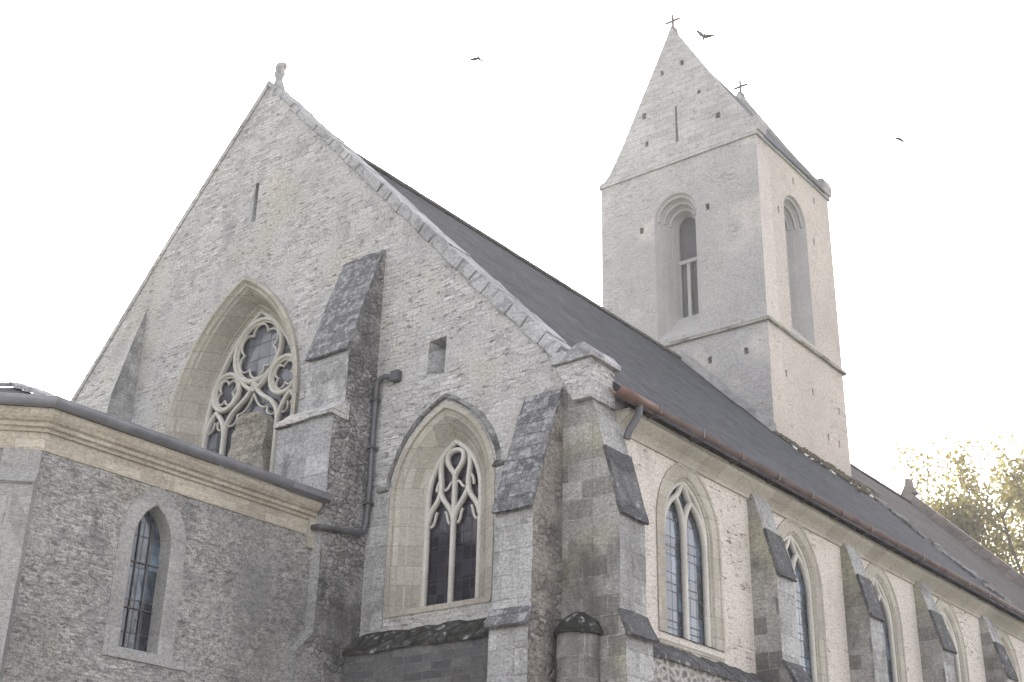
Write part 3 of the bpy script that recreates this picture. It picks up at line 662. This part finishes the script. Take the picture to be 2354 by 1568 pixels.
bm = bmesh.new(); box(bm, (TX0, TY0+.75, 6), (TX0+.7, TY1, 22.92)); box(bm, (TX0+.7, TY1-.7, 6), (TX1-.75, TY1, 22.92)); from_bm('tower_wall', bm, M['towerstone'], tower)
# string courses
loopT = [(TX0, TY1), (TX1, TY1), (TX1, TY0), (TX0, TY0), (TX0, TY1)]
def ring(name, z0, z1, out, mat):
    bm = bmesh.new()
    for (x0, y0, x1, y1) in ((TX0-out, TY0-out, TX1+out, TY0+.05), (TX0-out, TY1-.05, TX1+out, TY1+out), (TX1-.05, TY0+.051, TX1+out-.001, TY1-.051), (TX0-out+.001, TY0+.051, TX0+.05, TY1-.051)):
        prism(bm, [(x0, y0, z0), (x1, y0, z0), (x1, y1, z0), (x0, y1, z0)], (0, 0, 0), (0, 0, z1-z0))
    return rough_up(from_bm(name, bm, mat, tower), .5, .012)
ring('string_course', 16.97, 17.06, .09, M['darkrubble'] if False else M['butside'])
ring('eaves_course', 22.90, 23.02, .06, M['towerashlar'])
# tower gables
gl = [(-10.40, 23.0), (-10.40, 23.1), (-10.25, 23.12), (-10.05, 23.30), (-9.56, 24.13), (-9.05, 25.16), (-8.38, 26.46), (-7.66, 27.92)]
gr = [(-6.95, 26.66), (-6.10, 25.16), (-5.43, 24.06), (-5.12, 23.58), (-5.05, 23.5), (-4.93, 23.5), (-4.93, 23.0)]
def tower_gable(y, mat, holes):
    return plate('tower_gable', gl+gr, holes, (0, y, 0), (1, 0, 0), (0, 1, 0), .42, mat, tower)
gh = [hole(-8.03, 26.29, .11, .16), hole(-7.31, 26.38, .13, .18), hole(-6.76, 25.08, .11, .16), hole(-8.72, 24.96, .15, .22), hole(-6.16, 24.01, .15, .20), hole(-8.65, 23.93, .12, .2), [(-7.63, 23.62), (-7.53, 23.62), (-7.55, 24.9), (-7.61, 24.9)]]
tower_gable(TY0-.02, M['towerashlar'], gh); tower_gable(TY1-.40, M['towerashlar'], [])
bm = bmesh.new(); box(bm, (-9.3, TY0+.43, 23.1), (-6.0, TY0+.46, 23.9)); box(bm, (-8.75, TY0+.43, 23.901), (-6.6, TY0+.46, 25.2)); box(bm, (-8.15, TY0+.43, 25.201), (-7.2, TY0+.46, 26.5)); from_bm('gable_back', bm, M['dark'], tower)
# roof between the gables
bm = bmesh.new(); prism(bm, [(-10.25, 0, 23.04), (-7.66, 0, 27.62), (-4.85, 0, 22.98), (-4.95, 0, 22.95), (-7.66, 0, 27.45), (-10.15, 0, 22.96)], (0, TY0+.395, 0), (0, TY1-.405, 0)); from_bm('tower_roof', bm, M['roof3'], tower)
# kneelers and iron crosses
for y in (TY0-.06, TY1-.42):
    bm = bmesh.new(); prism(bm, [(-5.22, 0, 23.03), (-4.86, 0, 23.03), (-4.82, 0, 23.30), (-4.90, 0, 23.52), (-5.06, 0, 23.53)], (0, y, 0), (0, y+.5, 0))
    rough_up(from_bm('tower_kneeler', bm, M['towerashlar'], tower), .2, .012)
def cross(y, zb):
    me = tubes_mesh([[(-7.66, y, zb-.2), (-7.66, y, zb+.52)], [(-7.90, y, zb+.30), (-7.42, y, zb+.30)]], .042)
    o = link('cross', me, M['iron'], tower)
    bm = bmesh.new(); bm.from_mesh(o.data)
    for (x, z) in ((-7.66, zb+.52), (-7.90, zb+.30), (-7.42, zb+.30)):
        bmesh.ops.create_icosphere(bm, subdivisions=1, radius=.045, matrix=Matrix.Translation((x, y, z)))
    prism(bm, [(-7.80, -.14, zb-.25), (-7.52, -.14, zb-.25), (-7.62, -.05, zb+.08), (-7.70, -.05, zb+.08)], (0, y, 0), (0, y+.24, 0))
    bm.to_mesh(o.data); bm.free()
cross(TY0+.12, 27.92); cross(TY1-.2, 27.90)
# belfry windows
def belfry(fr, c, parent):
    T = lambda half, zs, zb: arch(.02, half+.02, zs, zb, 14, c)
    inner = arch(.10, .40, 21.03, 18.12, 14, c)
    w = loft('belfry_window', [(T(.72, 21.15, 17.22), -.003), (T(.70, 21.15, 17.24), .0), (T(.62, 21.13, 17.42), .16), (T(.60, 21.13, 17.44), .16), (T(.52, 21.10, 17.62), .32), (T(.50, 21.10, 17.64), .32), (T(.42, 21.06, 17.85), .50), (T(.40, 21.06, 17.88), .50), (inner, .70), (inner, .80)], fr, M['towersmooth'], parent)
    face_poly('shutter', inner, fr, .765, M['glass_tower'], w)
    bm = bmesh.new()
    def bb(u0, u1, z0, z1, d0, d1):
        pts = [fr(u0, z0, d0), fr(u1, z0, d0), fr(u1, z0, d1), fr(u0, z0, d1)]; prism(bm, pts, (0, 0, 0), (0, 0, z1-z0))
    bb(c-.31, c+.31, 19.83, 19.95, .66, .762); bb(c-.055, c+.055, 18.10, 19.829, .68, .762)
    for s in (-1, 1): bb(c+s*.29-.02, c+s*.29+.02, 18.1, 19.82, .70, .761)
    from_bm('transom_and_mullion', bm, M['towersmooth'], w)
    P = []
    for half, z, d in ((.64, 21.14, .12), (.53, 21.11, .28), (.43, 21.07, .46)):
        pts = [fr(c+half*math.cos(math.pi*i/18), z+half*math.sin(math.pi*i/18), d) for i in range(19)]; P.append(pts)
    link('arch_roll', tubes_mesh(P, .045), M['towersmooth'], w, True)
    return w
belfry(FRt, rc, tower); belfry(FRr, ry, tower)
# flashing where the nave roof meets the tower
pts = []
bm = bmesh.new()
for i in range(13):
    x = -8.6+(TX1+.05+8.6)*i/12; x2 = -8.6+(TX1+.05+8.6)*(i+1)/12
    if i == 12: break
    prism(bm, [(x, TY0-.16, roofz(x)+.03), (x, TY0+.02, roofz(x)+.03), (x, TY0+.02, roofz(x)+.34), (x, TY0-.03, roofz(x)+.34)], (0, 0, 0), (x2-x-.004, 0, roofz(x2)-roofz(x)))
rough_up(from_bm('roof_flashing', bm, M['flash'], tower), .25, .018)

y = TY0+.15
while y < 19.6:
    L = random.uniform(.08, .28); x = TX1+.30+.42*math.sin(max(0, (y-TY0)/5.5)*math.pi*.75)+random.uniform(-.03, .03)
    if random.random() < .62:
        bm = bmesh.new(); prism(bm, [(x, 0, roofz(x)-.01), (x+.07, 0, roofz(x+.07)-.01), (x+.07, 0, roofz(x+.07)+.05), (x, 0, roofz(x)+.06)], (0, y, 0), (0, y+L, 0))
        rough_up(from_bm('mortar_lump', bm, M['mortar'], tower), .1, .02)
    y += L+.03

# --- line of cement and broken slates running down the roof, and the far gable
bm = bmesh.new(); p, q = Vector((-4.9, 20.45)), Vector((.1, 16.75)); n = 34
for i in range(n):
    a = p.lerp(q, i/n); b = p.lerp(q, (i+.9)/n); w = random.uniform(.12, .20); h = random.uniform(.05, .12)
    A_ = Vector((a.x, a.y, roofz(a.x))); B_ = Vector((b.x, b.y, roofz(b.x))); sx = Vector((.5, .8, -.3)).normalized()*w
    prism(bm, [A_-sx, A_+sx, B_+sx, B_-sx], (0, 0, -.02), (0, 0, h))
rough_up(from_bm('roof_verge', bm, M['hood'], church), .12, .04)
fg = [(-15.4, 0), (.3, 0), (.45, 8.75), (-7.73, 16.95), (-15.4, 8.9)]
far = plate('far_gable', fg, [], (0, 31.6, 0), (1, 0, 0), (0, 1, 0), .6, M['brownstone'], church)
bm = bmesh.new()
prism(bm, [(XR-.30, 0, 16.85), (XR+.30, 0, 16.85), (XR+.10, 0, 17.2), (XR+.07, 0, 17.42), (XR-.07, 0, 17.42), (XR-.10, 0, 17.2)], (0, 31.7, 0), (0, 32.1, 0)); from_bm('finial', bm, M['brownstone'], far)

# ================================================================== sacristy (low annex built against the gable)
SX = -4.40; SY = -5.53; HS = 7.46
FRq = lambda u, z, d: (SX-d, u, z)
wc = -3.735
swo = arch(.30, .60, 6.18, 4.80, 12, wc)
sac = plate('sacristy', [(SY, 0), (-.5, 0), (-.5, HS), (SY, HS)], [swo], (SX, 0, 0), (0, 1, 0), (-1, 0, 0), .45, M['sac'], church)
plan = [(SX, SY), (-5.9, -7.03), (-9.56, -7.03), (-11.06, SY), (-11.06, -.02), (-4.86, -.02), (-4.86, SY+.19)]
bm = bmesh.new(); prism(bm, [(x, y, 0) for x, y in plan], (0, 0, 0), (0, 0, HS)); from_bm('sacristy_wall', bm, M['sac'], sac)
path = [(-9.56, -7.03), (-5.9, -7.03), (SX, SY), (SX, -.97)]
bm = bmesh.new(); sweep_off(bm, path, [(-.02, 6.94), (.016, 6.94), (.016, 7.165), (.05, 7.17), (.055, 7.21), (.095, 7.225), (.10, 7.27), (.14, 7.29), (.19, 7.36), (.20, 7.43), (-.02, 7.43)])
from_bm('sacristy_cornice', bm, M['cornice'], sac)
bm = bmesh.new(); gp = [(.24+.10*math.cos(math.pi+math.pi*i/10), 7.53+.10*math.sin(math.pi+math.pi*i/10)) for i in range(11)]
gp += [(.345, 7.535), (.33, 7.545)]+[(.24+.085*math.cos(2*math.pi-math.pi*i/10), 7.535+.085*math.sin(2*math.pi-math.pi*i/10)) for i in range(11)]
sweep_off(bm, path[:-1]+[(SX, -.95)], gp); from_bm('sacristy_gutter', bm, M['zinc'], sac)
bm = bmesh.new(); sweep_off(bm, [(SX, -1.7), (SX, -.93)], [(.13, 7.40), (.35, 7.44), (.36, 7.52), (.12, 7.5)]); from_bm('gutter_end', bm, M['zinc'], sac)
# hipped roof
bm = bmesh.new(); ov = .17; ez = 7.53
ev = [(-11.06-ov, -.05), (-11.06-ov, SY-.07), (-9.56-.07, -7.03-ov), (-5.9+.07, -7.03-ov), (SX+ov, SY-.07), (SX+ov, -.05)]
top = [bm.verts.new((XR, -.05, 9.06)), bm.verts.new((XR, -4.15, 9.02))]
e = [bm.verts.new((x, y, ez)) for x, y in ev]
bm.faces.new((e[0], top[0], top[1], e[1])); bm.faces.new((e[1], top[1], e[2])); bm.faces.new((e[2], top[1], e[3])); bm.faces.new((e[3], top[1], e[4])); bm.faces.new((e[4], top[1], top[0], e[5]))
r_ = bmesh.ops.extrude_face_region(bm, geom=bm.faces[:])
for v in [g for g in r_['geom'] if isinstance(g, bmesh.types.BMVert)]: v.co.z -= .06
from_bm('sacristy_roof', bm, M['roof'], sac)
bm = bmesh.new()
for (x, y) in ((SX+ov, SY-.07), (-5.9+.07, -7.03-ov)):
    a = Vector((x, y, ez+.02)); b = Vector((XR, -4.15, 9.05)); n = 12
    for i in range(n):
        p, q = a.lerp(b, i/n), a.lerp(b, (i+.92)/n); s = Vector((-(b-a).y, (b-a).x, 0)).normalized()*.10
        prism(bm, [p-s, p+s, q+s, q-s], (0, 0, -.01), (0, 0, .05))
rough_up(from_bm('hip_mortar', bm, M['coping'], sac), .15, .02)
# window
A = lambda off, z=4.80: arch(.30, .60-off, 6.18, z, 12, wc)
ww = loft('sacristy_window', [(A(-.235, 4.72), .0), (A(-.235, 4.72), -.012), (A(-.02, 4.78), -.014), (A(.0, 4.80), .0), (A(.03, 4.83), .26)], FRq, M['sacashlar'], sac)
face_poly('glass', A(.02, 4.82), FRq, .20, M['glass_sac'], ww)
P = [[FRq(wc+u, 4.82, .185), FRq(wc+u, 6.5, .185)] for u in (-.09, .09)]+[[FRq(wc-.28, z, .185), FRq(wc+.28, z, .185)] for z in (5.35, 5.95)]
link('window_bars', tubes_mesh(P, .010), M['iron'], ww)
bm = bmesh.new(); prism(bm, [(SX+.03, 0, 4.66), (SX+.03, 0, 4.76), (SX-.24, 0, 4.83), (SX-.24, 0, 4.66)], (0, -4.28, 0), (0, -2.95, 0)); rough_up(from_bm('window_sill', bm, M['sacashlar'], ww), .3, .008)
# angle buttress at its corner: faces the bisected side
O = Vector((SX, SY, 0)); Lt = Vector((-1, -1, 0)).normalized(); Dn = Vector((1, -1, 0)).normalized()
buttress(O-Dn*.10+Lt*.0, Dn, Lt, .46, [(-.05, 0), (.29, 0), (.29, 6.42), (.27, 6.50), (.17, 6.68), (.16, 6.93), (-.05, 6.93)], [(.17, 6.66, .28, 6.50)], [M['sacashlar'], M['sacashlar']], sac, 'angle_buttress', slabmat=M['sacashlar'], th=.03, rough=.006)
bm = bmesh.new(); box(bm, (SX-.05, -1.06, 6.75), (SX+.06, -.88, 7.42)); from_bm('cornice_stop', bm, M['ashlar'], sac)

# ================================================================== moss along the foot of the tower
bm = bmesh.new()
for i in range(620):
    y = random.uniform(TY0-.1, 21.6); wdt = .14+.60*max(0, math.sin((y-TY0)/6*math.pi)); x = TX1+.02+abs(random.gauss(0, .5))*wdt
    r = random.uniform(.03, .09)
    bmesh.ops.create_icosphere(bm, subdivisions=1, radius=r, matrix=Matrix.Translation((x, y, roofz(x)+r*.3)) @ Matrix.Diagonal((1.4, 1.6, .8, 1)))
from mathutils import noise as _no
for v in bm.verts: v.co += _no.noise_vector(v.co*9)*.03
mossm = plain('roof_moss', (.085, .075, .05), .95, 0, .6, 6)
tag(from_bm('moss', bm, mossm), kind='stuff', label='brown moss and litter along the foot of the tower on the slate roof', category='moss')

# ================================================================== trees beyond the church
def leafmat(name, a, b, c):
    k = NB(name); oi = k.n.new('ShaderNodeObjectInfo')
    n = k.n.new('ShaderNodeTexNoise'); k.l(k.g.outputs['Position'], n.inputs['Vector']); n.inputs['Scale'].default_value = .55; n.inputs['Detail'].default_value = 4
    rn = k.math('ADD', k.math('MULTIPLY', k.g.outputs['Random Per Island'], .55), k.math('MULTIPLY', n.outputs[0], .55))
    col = k.ramp(rn, [(.2, a), (.55, b), (.9, c)])
    k.fin(col, .7, .2)
    tr = k.n.new('ShaderNodeBsdfTranslucent'); k.l(k.mix(.5, col, (.36, .32, .09), 'MIX'), tr.inputs['Color'])
    mx = k.n.new('ShaderNodeMixShader'); mx.inputs[0].default_value = .5
    k.l(k.b.outputs[0], mx.inputs[1]); k.l(tr.outputs[0], mx.inputs[2]); k.l(mx.outputs[0], k.out.inputs['Surface']); return k.m
M['leaf'] = leafmat('autumn_leaf', (.11, .115, .045), (.17, .16, .06), (.26, .20, .075))
M['bark'] = plain('bark', (.10, .085, .07), .95, 0, .5, 5)
def tree(loc, H, spread, seed, label, leaf_n=5, leaf=.16, bare=.0, levels=5):
    rnd = random.Random(seed); paths = []; tips = []
    def grow(p, d, L, r, lev):
        pts = [p.copy()]; n = 4
        for i in range(n):
            d = (d+Vector((rnd.gauss(0, .13), rnd.gauss(0, .13), rnd.gauss(.02, .08)))).normalized(); p = p+d*(L/n); pts.append(p.copy())
        paths.append((pts, r, r*.62))
        if lev <= 1:
            for q in pts[1:]: tips.append((q, d))
        if lev == 0: return
        k = rnd.choice((2, 3, 3)) if lev < levels else 5
        for j in range(k):
            ang = rnd.uniform(.35, .85)*spread; az = rnd.uniform(0, 6.283)+j*6.283/k
            u = d.orthogonal().normalized(); w = d.cross(u); nd = (d*math.cos(ang)+(u*math.cos(az)+w*math.sin(az))*math.sin(ang)).normalized()
            nd = (nd+Vector((0, 0, .10))).normalized()
            grow(pts[-1] if j < 2 else pts[rnd.choice((2, 3))], nd, L*rnd.uniform(.66, .86), r*.60, lev-1)
    grow(Vector((0, 0, 0)), Vector((0, 0, 1)), H*.30, H*.028, levels)
    t = thing('tree', label, 'tree', loc)
    def limb(sel):
        bm = bmesh.new()
        for pts, r0, r1 in sel:
            rows = []; m = 6 if r0 > .05 else 4
            for i, q in enumerate(pts):
                dd = (pts[min(i+1, len(pts)-1)]-pts[max(i-1, 0)]).normalized(); u = dd.orthogonal().normalized(); w = dd.cross(u); r = r0+(r1-r0)*i/(len(pts)-1)
                rows.append([bm.verts.new(q+(u*math.cos(6.283*k/m)+w*math.sin(6.283*k/m))*r) for k in range(m)])
            for a, b in zip(rows, rows[1:]):
                for k in range(m): bm.faces.new((a[k], a[(k+1) % m], b[(k+1) % m], b[k]))
        return bm
    from_bm('trunk', limb(paths[:1]), M['bark'], t, True, False); from_bm('branches', limb(paths[1:]), M['bark'], t, True, False)
    if leaf_n:
        vs, fs = [], []
        for q, d in tips:
            if rnd.random() < bare: continue
            for _ in range(leaf_n):
                c = q+Vector((rnd.gauss(0, .42), rnd.gauss(0, .42), rnd.gauss(0, .3))); s = leaf*rnd.uniform(.6, 1.3)
                a = Vector((rnd.gauss(0, 1), rnd.gauss(0, 1), rnd.gauss(0, .6))).normalized(); b = a.orthogonal().normalized(); b = (Matrix.Rotation(rnd.uniform(0, 6.28), 3, a) @ b); e = a.cross(b)
                i = len(vs); vs += [c-b*s*.6, c+e*s*.38, c+b*s*.6+a*s*.12, c-e*s*.38]; fs.append((i, i+1, i+2, i+3))
        me = bpy.data.meshes.new('crown'); me.from_pydata([tuple(v) for v in vs], [], fs); link('crown', me, M['leaf'], t)
    return t
tree((-5.2, 47, 0), 25.2, 1.08, 5, 'tall autumn tree with yellow green leaves behind the far end of the church roof', 30, .19, .08, 6)

# ================================================================== birds
bird_m = plain('black_plumage', (.018, .017, .02), .6)
def bird(loc, yaw, pitch, roll, span, fold, label, group='birds flying round the tower', lift=.25):
    bm = bmesh.new(); L = span*.46; ns = 9; rows = []
    for i in range(ns):
        t = i/(ns-1); x = (t-.5)*L; r = span*.072*math.sin(math.pi*min(1, t*.92+.06))**.7*(1 if t > .25 else .55+1.8*t)
        if t > .8: r = span*.05*(1-((t-.88)/.14)**2)**.5 if abs(t-.88) < .14 else span*.008
        rows.append([bm.verts.new((x, r*math.cos(6.283*k/8), r*.9*math.sin(6.283*k/8))) for k in range(8)])
    for a, b in zip(rows, rows[1:]):
        for k in range(8): bm.faces.new((a[k], a[(k+1) % 8], b[(k+1) % 8], b[k]))
    bm.faces.new(rows[0]); tip = bm.verts.new((L*.5+span*.035, 0, -span*.005))
    for k in range(8): bm.faces.new((rows[-1][k], rows[-1][(k+1) % 8], tip))
    # wings and tail: thin, thick enough to be solid
    def sheet(pts):
        a = [bm.verts.new(Vector(p)+Vector((0, 0, span*.006))) for p in pts]; b = [bm.verts.new(Vector(p)-Vector((0, 0, span*.006))) for p in pts]
        bm.faces.new(a); bm.faces.new(b[::-1])
        for i in range(len(pts)): bm.faces.new((a[i], b[i], b[(i+1) % len(pts)], a[(i+1) % len(pts)]))
    for s in (-1, 1):
        h = span/2*(1-fold)
        sheet([(L*.22, s*.03*span, 0), (L*.36, s*h*.45, lift*h*.5), (L*.16, s*h, lift*h), (-L*.08, s*h*.94, lift*h*.92), (-L*.20, s*h*.5, lift*h*.5), (-L*.24, s*.03*span, 0)])
    sheet([(-L*.42, -.02*span, 0), (-L*.42, .02*span, 0), (-L*.72, .055*span, 0), (-L*.74, 0, 0), (-L*.72, -.055*span, 0)])
    o = from_bm('bird', bm, bird_m, None, False); o.location = loc; o.rotation_euler = (rad(roll), rad(pitch), rad(yaw))
    return tag(o, label=label, category='bird', group=group)
bird((-6.33, 4.71, 19.71), 122, 22, 24, .36, .0, 'dark bird with drooping wings high above the nave roof', lift=-.6)
bird((-2.19, 7.67, 20.27), 136, 20, 16, .44, .0, 'bird with raised wings gliding just right of the tower top cross', lift=.9)
bird((.76, 11.16, 18.25), 150, 30, 28, .24, .0, 'small dark bird far right of the tower in the white sky', lift=-.1)

# ================================================================== thin volume added in place of lens glare
bm = bmesh.new(); box(bm, (-75, -45, -1), (75, 85, 34))
hz = tag(from_bm('haze', bm, None), kind='stuff', label='thin haze volume standing in for lens glare around the church', category='haze')
hm = bpy.data.materials.new('haze'); hm.use_nodes = True; hm.node_tree.nodes.remove(hm.node_tree.nodes['Principled BSDF'])
pv = hm.node_tree.nodes.new('ShaderNodeVolumePrincipled'); pv.inputs['Color'].default_value = (.95, .95, .95, 1); pv.inputs['Density'].default_value = HAZE; pv.inputs['Anisotropy'].default_value = .3
hm.node_tree.links.new(pv.outputs[0], hm.node_tree.nodes['Material Output'].inputs['Volume']); hz.data.materials.append(hm)
